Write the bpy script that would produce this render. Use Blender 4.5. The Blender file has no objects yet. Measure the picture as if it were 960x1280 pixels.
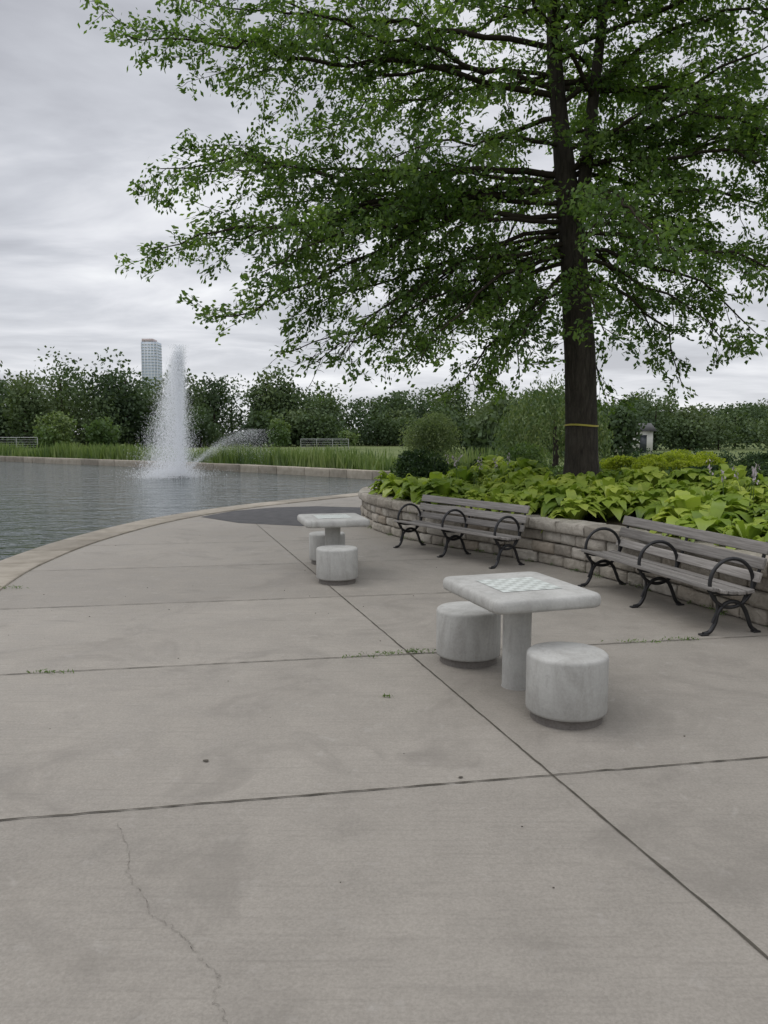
import bpy, bmesh, math, random
import numpy as np
from mathutils import Vector, noise
from mathutils.geometry import tessellate_polygon, delaunay_2d_cdt
random.seed(7); rng=np.random.default_rng(7)
S=bpy.context.scene
COL=S.collection
FOL={}
# ------------------------------------------------------------------ helpers
def link(o,parent=None):
    COL.objects.link(o)
    if parent: o.parent=parent
    return o
def empty(name,loc=(0,0,0),rz=0):
    o=bpy.data.objects.new(name,None); o.location=loc; o.rotation_euler=(0,0,rz); o.empty_display_size=.2
    return link(o)
def pnoise(P,s):
    P=P*s;x,y,z=P[:,0],P[:,1],P[:,2];r=np.zeros(len(P))
    for k,(a,b,c,ph) in enumerate([(1.0,.7,.9,.3),(-.6,1.3,.5,1.7),(.9,-1.1,1.2,4.1),(1.9,1.2,-1.6,2.2),(-2.3,1.7,2.1,.9),(3.3,-2.9,2.7,5.0)]):
        r+=np.sin(2.6*(a*x+b*y+c*z)+ph+1.3*np.sin(b*x*1.7-a*y*1.4+z))/(1+.35*k)
    return np.clip(.5+r*.13,0,1)
def mesh_np(name,V,F,mat=None,smooth=False,rnd=None,parent=None,mats=None,mi=None):
    V=np.asarray(V,dtype=np.float32).reshape(-1,3); F=np.asarray(F,dtype=np.int32)
    k=F.shape[1]
    me=bpy.data.meshes.new(name)
    me.vertices.add(len(V)); me.vertices.foreach_set("co",V.ravel())
    me.loops.add(F.size); me.loops.foreach_set("vertex_index",F.ravel())
    me.polygons.add(len(F)); me.polygons.foreach_set("loop_start",np.arange(0,F.size,k,dtype=np.int32))
    me.update(calc_edges=True)
    me.validate()
    if rnd is not None and len(me.polygons)==len(F):
        rnd=np.asarray(rnd,dtype=np.float32)
        if mat is not None and mat.name in FOL: rnd=.5*rnd+.6*pnoise(V[F].mean(1),FOL[mat.name])
        a=me.attributes.new("rnd",'FLOAT','FACE'); a.data.foreach_set("value",rnd.astype(np.float32))
    if mats:
        for m in mats: me.materials.append(m)
        if mi is not None: me.polygons.foreach_set("material_index",np.asarray(mi,dtype=np.int32))
    elif mat: me.materials.append(mat)
    if smooth: me.polygons.foreach_set("use_smooth",np.ones(len(me.polygons),dtype=bool))
    o=bpy.data.objects.new(name,me)
    return link(o,parent)
class Geo:
    def __init__(s): s.V=[];s.F=[];s.R=[];s.n=0
    def add(s,V,F,r=None):
        V=np.asarray(V,dtype=float).reshape(-1,3);F=np.asarray(F,dtype=int)
        s.V.append(V);s.F.append(F+s.n);s.n+=len(V)
        s.R.append(np.full(len(F),random.random() if r is None else r) if np.isscalar(r) or r is None else np.asarray(r))
    def obj(s,name,mat,smooth=False,parent=None):
        return mesh_np(name,np.concatenate(s.V),np.concatenate(s.F),mat,smooth,np.concatenate(s.R),parent)
def catmull(P,n=12):
    P=[np.array(p,float) for p in P]; P=[2*P[0]-P[1]]+P+[2*P[-1]-P[-2]]; out=[]
    for i in range(1,len(P)-2):
        for j in range(n):
            t=j/n;a,b,c,d=P[i-1:i+3]
            out.append(.5*((2*b)+(-a+c)*t+(2*a-5*b+4*c-d)*t*t+(-a+3*b-3*c+d)*t**3))
    out.append(P[-2]); return np.array(out)
def resample(P,step):
    d=np.r_[0,np.cumsum(np.linalg.norm(np.diff(P,axis=0),axis=1))]
    s=np.arange(0,d[-1],step)
    return np.stack([np.interp(s,d,P[:,k]) for k in range(P.shape[1])],1)
class Curve2:
    def __init__(s,P):
        s.P=P;s.d=np.r_[0,np.cumsum(np.linalg.norm(np.diff(P,axis=0),axis=1))];s.L=s.d[-1]
    def at(s,t):
        return np.array([np.interp(t,s.d,s.P[:,0]),np.interp(t,s.d,s.P[:,1])])
    def tan(s,t):
        v=s.at(min(t+.05,s.L))-s.at(max(t-.05,0)); return v/np.linalg.norm(v)
def tube(P,R,sides=6,cap=True):
    P=np.asarray(P,float);n=len(P);R=np.broadcast_to(np.asarray(R,float),(n,))
    T=np.gradient(P,axis=0);T/=np.linalg.norm(T,axis=1)[:,None]+1e-9
    m=np.abs(T.mean(0)); ref=np.eye(3)[int(np.argmin(m))]
    A=np.cross(T,ref);A/=np.linalg.norm(A,axis=1)[:,None]+1e-9;B=np.cross(T,A)
    th=np.arange(sides)*2*math.pi/sides
    V=P[:,None]+R[:,None,None]*(A[:,None]*np.cos(th)[None,:,None]+B[:,None]*np.sin(th)[None,:,None])
    i=np.arange(n-1)[:,None]*sides;j=np.arange(sides)[None];k=(j+1)%sides
    F=np.stack([i+j,i+k,i+sides+k,i+sides+j],-1).reshape(-1,4)
    return V.reshape(-1,3),F
def rbox(dx,dy,dz,r=.01,jit=0,seed=0):
    def ax(h): return [-h,-h+r,-h/3,h/3,h-r,h]
    X,Y,Z=ax(dx/2),ax(dy/2),ax(dz/2);idx={};V=[];F=[]
    def vid(i,j,k):
        if (i,j,k) not in idx: idx[(i,j,k)]=len(V);V.append((X[i],Y[j],Z[k]))
        return idx[(i,j,k)]
    for a in range(5):
        for b in range(5):
            F.append([vid(a,b,0),vid(a,b+1,0),vid(a+1,b+1,0),vid(a+1,b,0)])
            F.append([vid(a,b,5),vid(a+1,b,5),vid(a+1,b+1,5),vid(a,b+1,5)])
            F.append([vid(a,0,b),vid(a+1,0,b),vid(a+1,0,b+1),vid(a,0,b+1)])
            F.append([vid(a,5,b),vid(a,5,b+1),vid(a+1,5,b+1),vid(a+1,5,b)])
            F.append([vid(0,a,b),vid(0,a,b+1),vid(0,a+1,b+1),vid(0,a+1,b)])
            F.append([vid(5,a,b),vid(5,a+1,b),vid(5,a+1,b+1),vid(5,a,b+1)])
    V=np.array(V);h=np.array([dx/2-r,dy/2-r,dz/2-r]);q=np.clip(V,-h,h);d=V-q
    l=np.linalg.norm(d,axis=1)[:,None];V=q+np.where(l>1e-9,d/np.maximum(l,1e-9)*r,0)
    if jit: V=V+rng.normal(0,jit,V.shape)
    return V,np.array(F)
def lathe(prof,n=48):
    th=np.arange(n)*2*math.pi/n;V=[];F=[]
    for r,z in prof: V+= [(r*math.cos(t),r*math.sin(t),z) for t in th]
    for i in range(len(prof)-1):
        for j in range(n):
            k=(j+1)%n;F.append([i*n+j,i*n+k,(i+1)*n+k,(i+1)*n+j])
    return V,F
def poly_obj(name,outer,holes,z,mat,skirt=0):
    loops=[[Vector((p[0],p[1],0)) for p in outer]]+[[Vector((p[0],p[1],0)) for p in h] for h in holes]
    tris=tessellate_polygon(loops);V=[(v.x,v.y,z) for l in loops for v in l]
    F=[]
    for t in tris:
        a,b,c=[np.array(V[i][:2]) for i in t]
        cr=(b[0]-a[0])*(c[1]-a[1])-(b[1]-a[1])*(c[0]-a[0])
        if abs(cr)<1e-9: continue
        F.append(t if cr>0 else (t[0],t[2],t[1]))
    return mesh_np(name,V,F,mat)
# ------------------------------------------------------------------ materials
def newmat(name):
    m=bpy.data.materials.new(name);m.use_nodes=True;nt=m.node_tree
    for n in list(nt.nodes): nt.nodes.remove(n)
    o=nt.nodes.new("ShaderNodeOutputMaterial");return m,nt,o
def N(nt,t,**k):
    n=nt.nodes.new(t)
    for a,b in k.items():
        if a.startswith("i_"): n.inputs[a[2:].replace("_"," ")].default_value=b
        else: setattr(n,a,b)
    return n
def ramp(nt,fac,stops):
    r=N(nt,"ShaderNodeValToRGB");e=r.color_ramp.elements
    while len(e)<len(stops): e.new(.5)
    for i,(p,c) in enumerate(stops): e[i].position=p;e[i].color=(*c,1) if len(c)==3 else c
    nt.links.new(fac,r.inputs[0]);return r.outputs[0]
def noi(nt,vec,scale,detail=4,rough=.55,dist=0):
    n=N(nt,"ShaderNodeTexNoise");n.inputs["Scale"].default_value=scale;n.inputs["Detail"].default_value=detail
    n.inputs["Roughness"].default_value=rough;n.inputs["Distortion"].default_value=dist
    if vec is not None: nt.links.new(vec,n.inputs["Vector"])
    return n.outputs["Fac"]
def mixc(nt,f,a,b,mode='MIX'):
    m=N(nt,"ShaderNodeMix",data_type='RGBA',blend_type=mode)
    for s,v in ((m.inputs[0],f),(m.inputs[6],a),(m.inputs[7],b)):
        if hasattr(v,'is_linked'): nt.links.new(v,s)
        else: s.default_value=v if not isinstance(v,tuple) else ((*v,1) if len(v)==3 else v)
    return m.outputs[2]
def mth(nt,op,a,b=None,c=None,clamp=False):
    m=N(nt,"ShaderNodeMath",operation=op,use_clamp=clamp)
    for i,v in enumerate((a,b,c)):
        if v is None: continue
        if hasattr(v,'is_linked'): nt.links.new(v,m.inputs[i])
        else: m.inputs[i].default_value=v
    return m.outputs[0]
def mapping(nt,vec,scale=(1,1,1),rot=(0,0,0)):
    m=N(nt,"ShaderNodeMapping");m.inputs["Scale"].default_value=scale;m.inputs["Rotation"].default_value=rot
    nt.links.new(vec,m.inputs[0]);return m.outputs[0]
def pos(nt): return N(nt,"ShaderNodeNewGeometry").outputs["Position"]
def objc(nt): return N(nt,"ShaderNodeTexCoord").outputs["Object"]
def attr(nt,n="rnd"): return N(nt,"ShaderNodeAttribute",attribute_name=n).outputs["Fac"]
def finish(nt,out,col,rough=.8,bump=None,bstr=.3,bdist=.01,metal=0,spec=.3):
    p=N(nt,"ShaderNodeBsdfPrincipled")
    if hasattr(col,'is_linked'): nt.links.new(col,p.inputs["Base Color"])
    else: p.inputs["Base Color"].default_value=(*col,1)
    if hasattr(rough,'is_linked'): nt.links.new(rough,p.inputs["Roughness"])
    else: p.inputs["Roughness"].default_value=rough
    p.inputs["Metallic"].default_value=metal;p.inputs["Specular IOR Level"].default_value=spec
    if bump is not None:
        b=N(nt,"ShaderNodeBump");b.inputs["Strength"].default_value=bstr;b.inputs["Distance"].default_value=bdist
        nt.links.new(bump,b.inputs["Height"]);nt.links.new(b.outputs[0],p.inputs["Normal"])
    nt.links.new(p.outputs[0],out.inputs[0]);return p
def simple(name,c1,c2,scale=5,rough=.8,bs=.3,bd=.01,metal=0,useattr=False,spec=.3,detail=5):
    m,nt,o=newmat(name);v=objc(nt);f=noi(nt,v,scale,detail,.6)
    c=ramp(nt,f,[(.3,c1),(.7,c2)])
    if useattr:
        a=attr(nt);k=mth(nt,'MULTIPLY_ADD',a,.5,.75);c=mixc(nt,1.0,c,N_comb(nt,k),'MULTIPLY')
    finish(nt,o,c,rough,noi(nt,v,scale*6,4),bs,bd,metal,spec);return m
def N_comb(nt,k):
    c=N(nt,"ShaderNodeCombineColor")
    for i in range(3): nt.links.new(k,c.inputs[i])
    return c.outputs[0]
def foliage(name,dark,mid,light,nscale=.8,trans=.3,rough=.55):
    m,nt,o=newmat(name);FOL[m.name]=nscale
    c=ramp(nt,attr(nt),[(.22,dark),(.55,mid),(.9,light)])
    d=N(nt,"ShaderNodeBsdfDiffuse");nt.links.new(c,d.inputs[0])
    gl=N(nt,"ShaderNodeBsdfGlossy");gl.inputs["Roughness"].default_value=rough;gl.inputs[0].default_value=(.9,.95,1,1)
    mg=N(nt,"ShaderNodeMixShader");mg.inputs[0].default_value=.035;nt.links.new(d.outputs[0],mg.inputs[1]);nt.links.new(gl.outputs[0],mg.inputs[2])
    t=N(nt,"ShaderNodeBsdfTranslucent");nt.links.new(mixc(nt,1.0,c,(1.6,1.7,.8),'MULTIPLY'),t.inputs[0])
    mx=N(nt,"ShaderNodeMixShader");mx.inputs[0].default_value=trans
    nt.links.new(mg.outputs[0],mx.inputs[1]);nt.links.new(t.outputs[0],mx.inputs[2]);nt.links.new(mx.outputs[0],o.inputs[0]);return m

JS=.18; J0=3.45; JP=2.2   # slab joints: Y - .18 X = 3.45 + 2.2 k ; long joint X = 1.9 - .3 Y
def mat_pavement():
    m,nt,o=newmat("pavement_concrete");v=pos(nt)
    s=N(nt,"ShaderNodeSeparateXYZ");nt.links.new(v,s.inputs[0]);x,y=s.outputs[0],s.outputs[1]
    w=mth(nt,'FLOOR',mth(nt,'DIVIDE',mth(nt,'SUBTRACT',mth(nt,'MULTIPLY_ADD',x,-JS,y),J0),JP))
    side=mth(nt,'GREATER_THAN',mth(nt,'ADD',mth(nt,'MULTIPLY_ADD',y,.3,x),-1.9),0.0)
    wn=N(nt,"ShaderNodeTexWhiteNoise",noise_dimensions='2D');cb=N(nt,"ShaderNodeCombineXYZ")
    nt.links.new(w,cb.inputs[0]);nt.links.new(side,cb.inputs[1]);nt.links.new(cb.outputs[0],wn.inputs["Vector"])
    slab=mth(nt,'MULTIPLY_ADD',wn.outputs["Value"],.12,.94)
    big=noi(nt,v,.55,4,.6,.4);med=noi(nt,v,3.2,5,.65);fine=noi(nt,v,90,3,.7)
    c=ramp(nt,big,[(.3,(.20,.182,.156)),(.5,(.25,.228,.197)),(.72,(.30,.275,.238))])
    c=mixc(nt,.5,c,ramp(nt,med,[(.3,(.195,.178,.153)),(.7,(.305,.28,.243))]))
    c=mixc(nt,.24,c,ramp(nt,fine,[(.35,(.14,.126,.108)),(.65,(.38,.35,.31))]))
    c=mixc(nt,1.0,c,N_comb(nt,slab),'MULTIPLY')
    pt=noi(nt,v,1.1,6,.7,1.2)
    c=mixc(nt,mth(nt,'MULTIPLY',ramp(nt,pt,[(.52,(0,0,0)),(.64,(1,1,1))]),.42),c,(.165,.15,.13))
    lt=noi(nt,v,7.5,4,.65,.5)
    c=mixc(nt,mth(nt,'MULTIPLY',ramp(nt,lt,[(.60,(0,0,0)),(.72,(1,1,1))]),.3),c,(.36,.34,.31))
    st=noi(nt,mapping(nt,v,(1.2,30,1),(0,0,math.radians(-10))),1.6,4,.6)
    c=mixc(nt,mth(nt,'MULTIPLY',ramp(nt,st,[(.52,(0,0,0)),(.72,(1,1,1))]),.36),c,(.165,.15,.13))
    h=mth(nt,'ADD',mth(nt,'MULTIPLY',fine,.8),mth(nt,'MULTIPLY',st,.3))
    finish(nt,o,c,ramp(nt,med,[(.3,(.6,)*3),(.7,(.85,)*3)]),h,.35,.004,0,.35);return m
M_pave=mat_pavement()
def mat_conc(name,a,b,dirt):
    m,nt,o=newmat(name);v=pos(nt);big=noi(nt,v,2.5,6,.65,.6);f=noi(nt,v,60,3,.7)
    c=ramp(nt,big,[(.3,a),(.7,b)])
    n2=noi(nt,mapping(nt,v,(5,5,1.2)),1.6,6,.7,.9)
    c=mixc(nt,mth(nt,'MULTIPLY',ramp(nt,n2,[(.46,(0,0,0)),(.70,(1,1,1))]),.6),c,dirt)
    n3=noi(nt,v,9,5,.7,1.5)
    c=mixc(nt,mth(nt,'MULTIPLY',ramp(nt,n3,[(.58,(0,0,0)),(.68,(1,1,1))]),.3),c,dirt)
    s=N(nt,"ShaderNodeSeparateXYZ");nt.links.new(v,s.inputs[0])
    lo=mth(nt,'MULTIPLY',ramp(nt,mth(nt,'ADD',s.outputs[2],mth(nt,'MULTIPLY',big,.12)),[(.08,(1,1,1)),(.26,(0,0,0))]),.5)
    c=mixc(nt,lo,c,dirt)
    c=mixc(nt,.10,c,ramp(nt,f,[(.35,(.2,.2,.19)),(.65,(.6,.6,.58))]))
    finish(nt,o,c,.7,mth(nt,'ADD',f,mth(nt,'MULTIPLY',big,2)),.3,.004);return m
M_cast=mat_conc("cast_concrete",(.34,.335,.315),(.46,.455,.43),(.23,.22,.20))
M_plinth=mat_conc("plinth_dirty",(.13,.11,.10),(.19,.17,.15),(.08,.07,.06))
M_cope=simple("coping_stone",(.22,.195,.155),(.33,.295,.245),3.5,.85,.5,.01,useattr=True)
M_asph=simple("asphalt",(.05,.05,.052),(.09,.087,.088),4,.85,.5,.006)
M_joint=simple("joint_dirt",(.04,.036,.028),(.10,.088,.07),9,.95)
M_crack=simple("crack",(.13,.115,.10),(.23,.21,.18),9,.95)
def mat_stone():
    m,nt,o=newmat("wall_stone");v=pos(nt);a=attr(nt)
    c=ramp(nt,a,[(0,(.30,.275,.24)),(.35,(.39,.36,.31)),(.7,(.48,.455,.41)),(1,(.36,.315,.26))])
    n=noi(nt,v,7,6,.7,.5);c=mixc(nt,.75,c,ramp(nt,n,[(.3,(.42,.40,.36)),(.68,(1.15,1.13,1.1))]),'MULTIPLY')
    finish(nt,o,c,.9,mth(nt,'ADD',noi(nt,v,14,5,.65),mth(nt,'MULTIPLY',noi(nt,v,50,3),.4)),.8,.03);return m
M_stone=mat_stone()
def mat_wood():
    m,nt,o=newmat("weathered_wood");v=objc(nt);a=attr(nt)
    g=noi(nt,mapping(nt,v,(1.2,28,28)),2.2,6,.65,.6)
    c=ramp(nt,g,[(.25,(.12,.11,.10)),(.5,(.22,.205,.19)),(.75,(.34,.32,.30))])
    c=mixc(nt,1.0,c,N_comb(nt,mth(nt,'MULTIPLY_ADD',a,.6,.7)),'MULTIPLY')
    finish(nt,o,c,.75,g,.5,.004);return m
M_wood=mat_wood()
M_iron=simple("black_iron",(.012,.012,.013),(.03,.03,.032),12,.45,.2,.003,0.3,spec=.5)
def mat_bark():
    m,nt,o=newmat("bark");v=pos(nt);g=noi(nt,mapping(nt,v,(9,9,1.6)),2.2,7,.7,.5)
    c=ramp(nt,g,[(.3,(.018,.015,.012)),(.55,(.05,.042,.034)),(.8,(.095,.085,.07))])
    finish(nt,o,c,.9,g,1.0,.05);return m
M_bark=mat_bark()
M_twig=newmat("twig_bark")
_d=N(M_twig[1],"ShaderNodeBsdfDiffuse");_d.inputs[0].default_value=(.045,.038,.03,1);M_twig[1].links.new(_d.outputs[0],M_twig[2].inputs[0]);M_twig=M_twig[0]
def mat_grass():
    m,nt,o=newmat("lawn");v=pos(nt);a=noi(nt,v,.06,5,.6);b=noi(nt,v,2.5,4,.7)
    c=ramp(nt,a,[(.3,(.09,.12,.042)),(.55,(.135,.165,.065)),(.75,(.18,.19,.095))])
    c=mixc(nt,.4,c,ramp(nt,b,[(.3,(.045,.07,.025)),(.7,(.16,.19,.08))]))
    finish(nt,o,c,.95,b,.6,.06,0,.1);return m
M_grass=mat_grass()
def mat_soil():
    m,nt,o=newmat("bed_soil");v=pos(nt);a=noi(nt,v,1.1,5,.6);b=noi(nt,v,22,5,.7)
    c=ramp(nt,b,[(.3,(.022,.017,.012)),(.7,(.07,.055,.04))])
    c=mixc(nt,ramp(nt,a,[(.45,(0,0,0)),(.6,(1,1,1))]),c,ramp(nt,b,[(.35,(.025,.045,.012)),(.7,(.07,.1,.03))]))
    finish(nt,o,c,.95,b,.8,.04,0,.1);return m
M_soil=mat_soil()
def mat_water():
    m,nt,o=newmat("pond_water");v=pos(nt)
    a=noi(nt,mapping(nt,v,(.7,1.5,1),(0,0,.3)),1.0,2,.5,.3);b=noi(nt,mapping(nt,v,(1,1.9,1),(0,0,-.2)),3.6,2,.5,.3)
    h=mth(nt,'ADD',a,mth(nt,'MULTIPLY',b,.34))
    p=finish(nt,o,(.03,.045,.042),.04,h,1.0,.19,0,.5);p.inputs["IOR"].default_value=1.333
    return m
M_water=mat_water()
def mat_spray():
    m,nt,o=newmat("water_spray");d=N(nt,"ShaderNodeBsdfDiffuse");d.inputs[0].default_value=(.93,.94,.96,1)
    t=N(nt,"ShaderNodeBsdfTranslucent");t.inputs[0].default_value=(.93,.94,.96,1)
    mx=N(nt,"ShaderNodeMixShader");mx.inputs[0].default_value=.5
    nt.links.new(d.outputs[0],mx.inputs[1]);nt.links.new(t.outputs[0],mx.inputs[2]);nt.links.new(mx.outputs[0],o.inputs[0]);return m
M_spray=mat_spray()
F_oak=foliage("oak_leaves",(.04,.08,.018),(.09,.155,.034),(.18,.26,.065),.9,.45)
F_far=foliage("far_leaves",(.030,.052,.020),(.065,.10,.036),(.125,.16,.068),.10,.2,.8)
F_light=foliage("light_leaves",(.06,.11,.03),(.11,.17,.05),(.17,.24,.08),.8,.3)
F_mead=foliage("meadow_leaves",(.05,.09,.028),(.09,.14,.045),(.16,.20,.075),.3,.25)
F_pale=foliage("pale_shrub_leaves",(.10,.15,.06),(.18,.23,.11),(.26,.31,.17),2,.3)
F_dark=foliage("dark_shrub_leaves",(.018,.04,.012),(.035,.07,.02),(.07,.11,.03),2,.2)
F_yel=foliage("yellow_shrub_leaves",(.20,.26,.03),(.36,.43,.04),(.48,.53,.06),2,.3)
F_hosta=foliage("hosta_leaves",(.12,.19,.03),(.27,.36,.06),(.46,.52,.11),1.1,.3,.35)
F_reed=foliage("reed_blades",(.06,.10,.03),(.12,.175,.05),(.2,.24,.10),.3,.3)
M_flower=simple("lilac_flower",(.40,.34,.38),(.52,.46,.48),10,.7)
# ------------------------------------------------------------------ terrain layout
near_edge=catmull([(-2.3,-6),(-2.5,-2),(-2.95,2),(-3.9,5),(-4.72,8),(-5.04,10),(-5.05,12.4),(-4.6,15.3),(-3.45,18.1),(-1.72,20.7),(-.1,23.0),(1.5,25.2),(4,27.6),(6,28.8),(7,29.8)],8)
far_edge=catmull([(7,29.8),(5,30.9),(.7,34.2),(-10.9,45.6),(-31,61.5),(-85,104)],8)
pond=[tuple(p) for p in near_edge]+[tuple(p) for p in far_edge[1:]]+[(-130,80),(-120,0),(-60,-30),(-12,-20)]
big=[(-4000,-4000),(4000,-4000),(4000,4000),(-4000,4000)]
poly_obj("lawn_ground",big,[pond],0,M_grass)
mesh_np("pond_water",[(-150,-60,-.34),(40,-60,-.34),(40,130,-.34),(-150,130,-.34)],[[0,1,2,3]],M_water)
ne=Curve2(near_edge)
inner=np.array([p+ .62*np.array([ne.tan(d)[1],-ne.tan(d)[0]]) for p,d in zip(near_edge,ne.d)])
pav=[tuple(p) for p in inner]+[(12,29.5),(12,-6)]
poly_obj("pavement",pav,[],.004,M_pave)
g=Geo();t=0
while t<ne.L-.9:
    L=random.uniform(.95,1.25)
    V,F=rbox(L-.012,.62,.50,.015,.0015);P=np.zeros_like(V)
    for i in range(len(V)):
        s=min(max(t+L/2+V[i,0],0),ne.L);q=ne.at(s);tt=ne.tan(s);nn=np.array([tt[1],-tt[0]])
        xy=q+nn*(.31+V[i,1]);P[i]=(xy[0],xy[1],-.225+V[i,2])
    g.add(P,F);t+=L
g.obj("pond_coping",M_cope)
fe=Curve2(far_edge);g=Geo();t=0
while t<fe.L-1:
    L=random.uniform(1.2,2.6);
    V,F=rbox(L-.03,.5,.62,.03,.004);P=np.zeros_like(V)
    for i in range(len(V)):
        s=min(max(t+L/2+V[i,0],0),fe.L);q=fe.at(s);tt=fe.tan(s);nn=np.array([tt[1],-tt[0]])
        xy=q+nn*(.2+V[i,1]);P[i]=(xy[0],xy[1],-.25+V[i,2])
    g.add(P,F);t+=L
g.obj("pond_far_edging",M_cope)
poly_obj("asphalt_patch",[(-3.75,15.6),(-3.3,16.9),(-2.5,17.7),(-1.6,18.0),(-.3,17.6),(.2,16.8),(-.5,15.6),(-.9,14.4),(-1.5,14.0),(-2.76,14.5)][::-1],[],.008,M_asph)
# joints
g=Geo()
def strip(P,w,z,geo,jit=.35):
    P=np.array(P);T=np.gradient(P,axis=0);T/=np.linalg.norm(T,axis=1)[:,None];Nn=np.stack([-T[:,1],T[:,0]],1)
    W=(w*(1+rng.uniform(-jit,jit,len(P))))[:,None];A=P+Nn*W/2;B=P-Nn*W/2
    V=np.concatenate([np.c_[A,np.full(len(P),z)],np.c_[B,np.full(len(P),z)]]);n=len(P)
    F=[[i+n,i+n+1,i+1,i] for i in range(n-1)];geo.add(V,F)
def inside_left(y):
    m=inner[np.argmin(np.abs(inner[:,1]-y))];return m[0]
ys=np.arange(-3,14.5,.06);xs=1.9-.3*ys+rng.normal(0,.0015,len(ys));strip(np.c_[xs,ys],.010,.009,g)
for k in range(-2,5):
    w=J0+JP*k;xl=inside_left(w-.6)
    xr={0:3.9,1:3.2,2:2.5,3:1.8,4:-.2}.get(k,5)
    xx=np.arange(xl,xr,.06)
    strip(np.c_[xx,w+JS*xx+rng.normal(0,.002,len(xx))],.009,.0095,g,.5)
g.obj("pavement_joints",M_joint)
g=Geo()
cp=catmull([(-1.13,3.12),(-1.02,2.92),(-.96,2.74),(-.86,2.60),(-.80,2.50),(-.66,2.38),(-.60,2.30),(-.51,2.20),(-.50,2.10),(-.44,2.0),(-.42,1.85)],14);cp=cp+rng.normal(0,.005,cp.shape)
strip(cp,.0015,.0085,g,.95)
g.obj("pavement_crack",M_crack)
g=Geo()
for i in range(55):
    y=random.uniform(2.5,13);x=random.uniform(max(-.5*y,inside_left(y)),min(.5*y,3-.1*y));
    s=random.uniform(.002,.005)
    V,F=rbox(s*2,s*1.4,s,s*.2);g.add(V+np.array([x,y,.004+s/2]),F)
for (x,y,s) in [(-.905,3.76,.016),(.37,3.57,.011)]:
    P=[(x+s*random.uniform(.8,1.3)*math.cos(a),y+s*.8*random.uniform(.8,1.3)*math.sin(a),.0088) for a in np.linspace(0,2*math.pi,11)[:-1]]
    for i in range(1,9,2):
        g.add([P[0],P[i],P[i+1],P[min(i+2,9)]],[[0,1,2,3]])
g.obj("pavement_debris",M_joint)
# ------------------------------------------------------------------ stone wall & bed
wall_pts=catmull([(6.4,-4),(5.4,0),(4.75,2.4),(4.05,4.5),(3.38,6.3),(2.87,8.0),(2.3,9.4),(1.55,10.6),(.68,11.7),(.10,12.75),(-.27,13.9),(-.42,15.1),(-.25,16.3),(.4,17.5),(1.6,18.7),(3.6,19.8),(7,20.6)],10)
wc=Curve2(wall_pts)
g=Geo()
HT=.148
for c in range(4):
    t=random.uniform(0,.2)
    while t<wc.L-.7:
        L=random.uniform(.24,.58) if c<3 else random.uniform(.4,.7)
        dep=.30 if c<3 else .36;h=HT
        V,F=rbox(L-.014,dep,h-.010,.018 if c<3 else .012,.004);P=np.zeros_like(V);off=random.uniform(-.016,.016)
        r=random.random()
        for i in range(len(V)):
            s=min(max(t+L/2+V[i,0],0),wc.L);q=wc.at(s);tt=wc.tan(s);nn=np.array([tt[1],-tt[0]])
            dd=V[i,1]+.15+ (off if c<3 else -.025)
            if V[i,1]<-dep/2+.03:
                u=abs(V[i,0])/(L/2);w_=abs(V[i,2])/(h/2);dd-=.026*(1-u**4)*(1-w_**4)*(.5+r)
            xy=q+nn*dd;P[i]=(xy[0],xy[1],c*HT+h/2+V[i,2]+.002)
        g.add(P,F,r);t+=L
g.obj("stone_retaining_wall",M_stone,True)
bed_poly=[tuple(wc.at(s)+.16*np.array([wc.tan(s)[1],-wc.tan(s)[0]])) for s in np.arange(0,wc.L,.4)]
nw=len(bed_poly);bed_poly+=[(9,21),(13,21.2),(18,19),(21,12),(20,2),(16,-4)]
BP=np.array(bed_poly)
def inpoly(x,y,P):
    c=False;n=len(P);j=n-1
    for i in range(n):
        if ((P[i][1]>y)!=(P[j][1]>y)) and (x<(P[j][0]-P[i][0])*(y-P[i][1])/(P[j][1]-P[i][1])+P[i][0]): c=not c
        j=i
    return c
WP=BP[:nw]
EP=resample(np.array(bed_poly[nw-1:]+[bed_poly[0]],float),.5)
sm=lambda t:(lambda u:u*u*(3-2*u))(min(max(t,0),1))
def bedh(x,y):
    d=np.min(np.hypot(WP[:,0]-x,WP[:,1]-y));e=np.min(np.hypot(EP[:,0]-x,EP[:,1]-y))
    h=.50+.42*sm(d/3.6)+.36*math.exp(-((x-6.8)**2+(y-11.3)**2)/3.2)
    h+=.05*noise.noise(Vector((x*.8,y*.8,0)))*sm(d)
    return h*sm((e+.2)/4)
pts=[Vector(p) for p in bed_poly];nb=len(pts);edges=[(i,(i+1)%nb) for i in range(nb)]
for x in np.arange(-1,21,.4):
    for y in np.arange(-5,22,.4):
        if inpoly(x,y,bed_poly) and np.min(np.hypot(BP[:,0]-x,BP[:,1]-y))>.2: pts.append(Vector((x+random.uniform(-.05,.05),y+random.uniform(-.05,.05))))
res=delaunay_2d_cdt(pts,edges,[],0,1e-5);bv=res[0];bf=[f for f in res[2] if inpoly(sum(bv[i].x for i in f)/3,sum(bv[i].y for i in f)/3,bed_poly)]
mesh_np("garden_bed_ground",[(v.x,v.y,bedh(v.x,v.y)) for v in bv],bf,M_soil,True)
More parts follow.
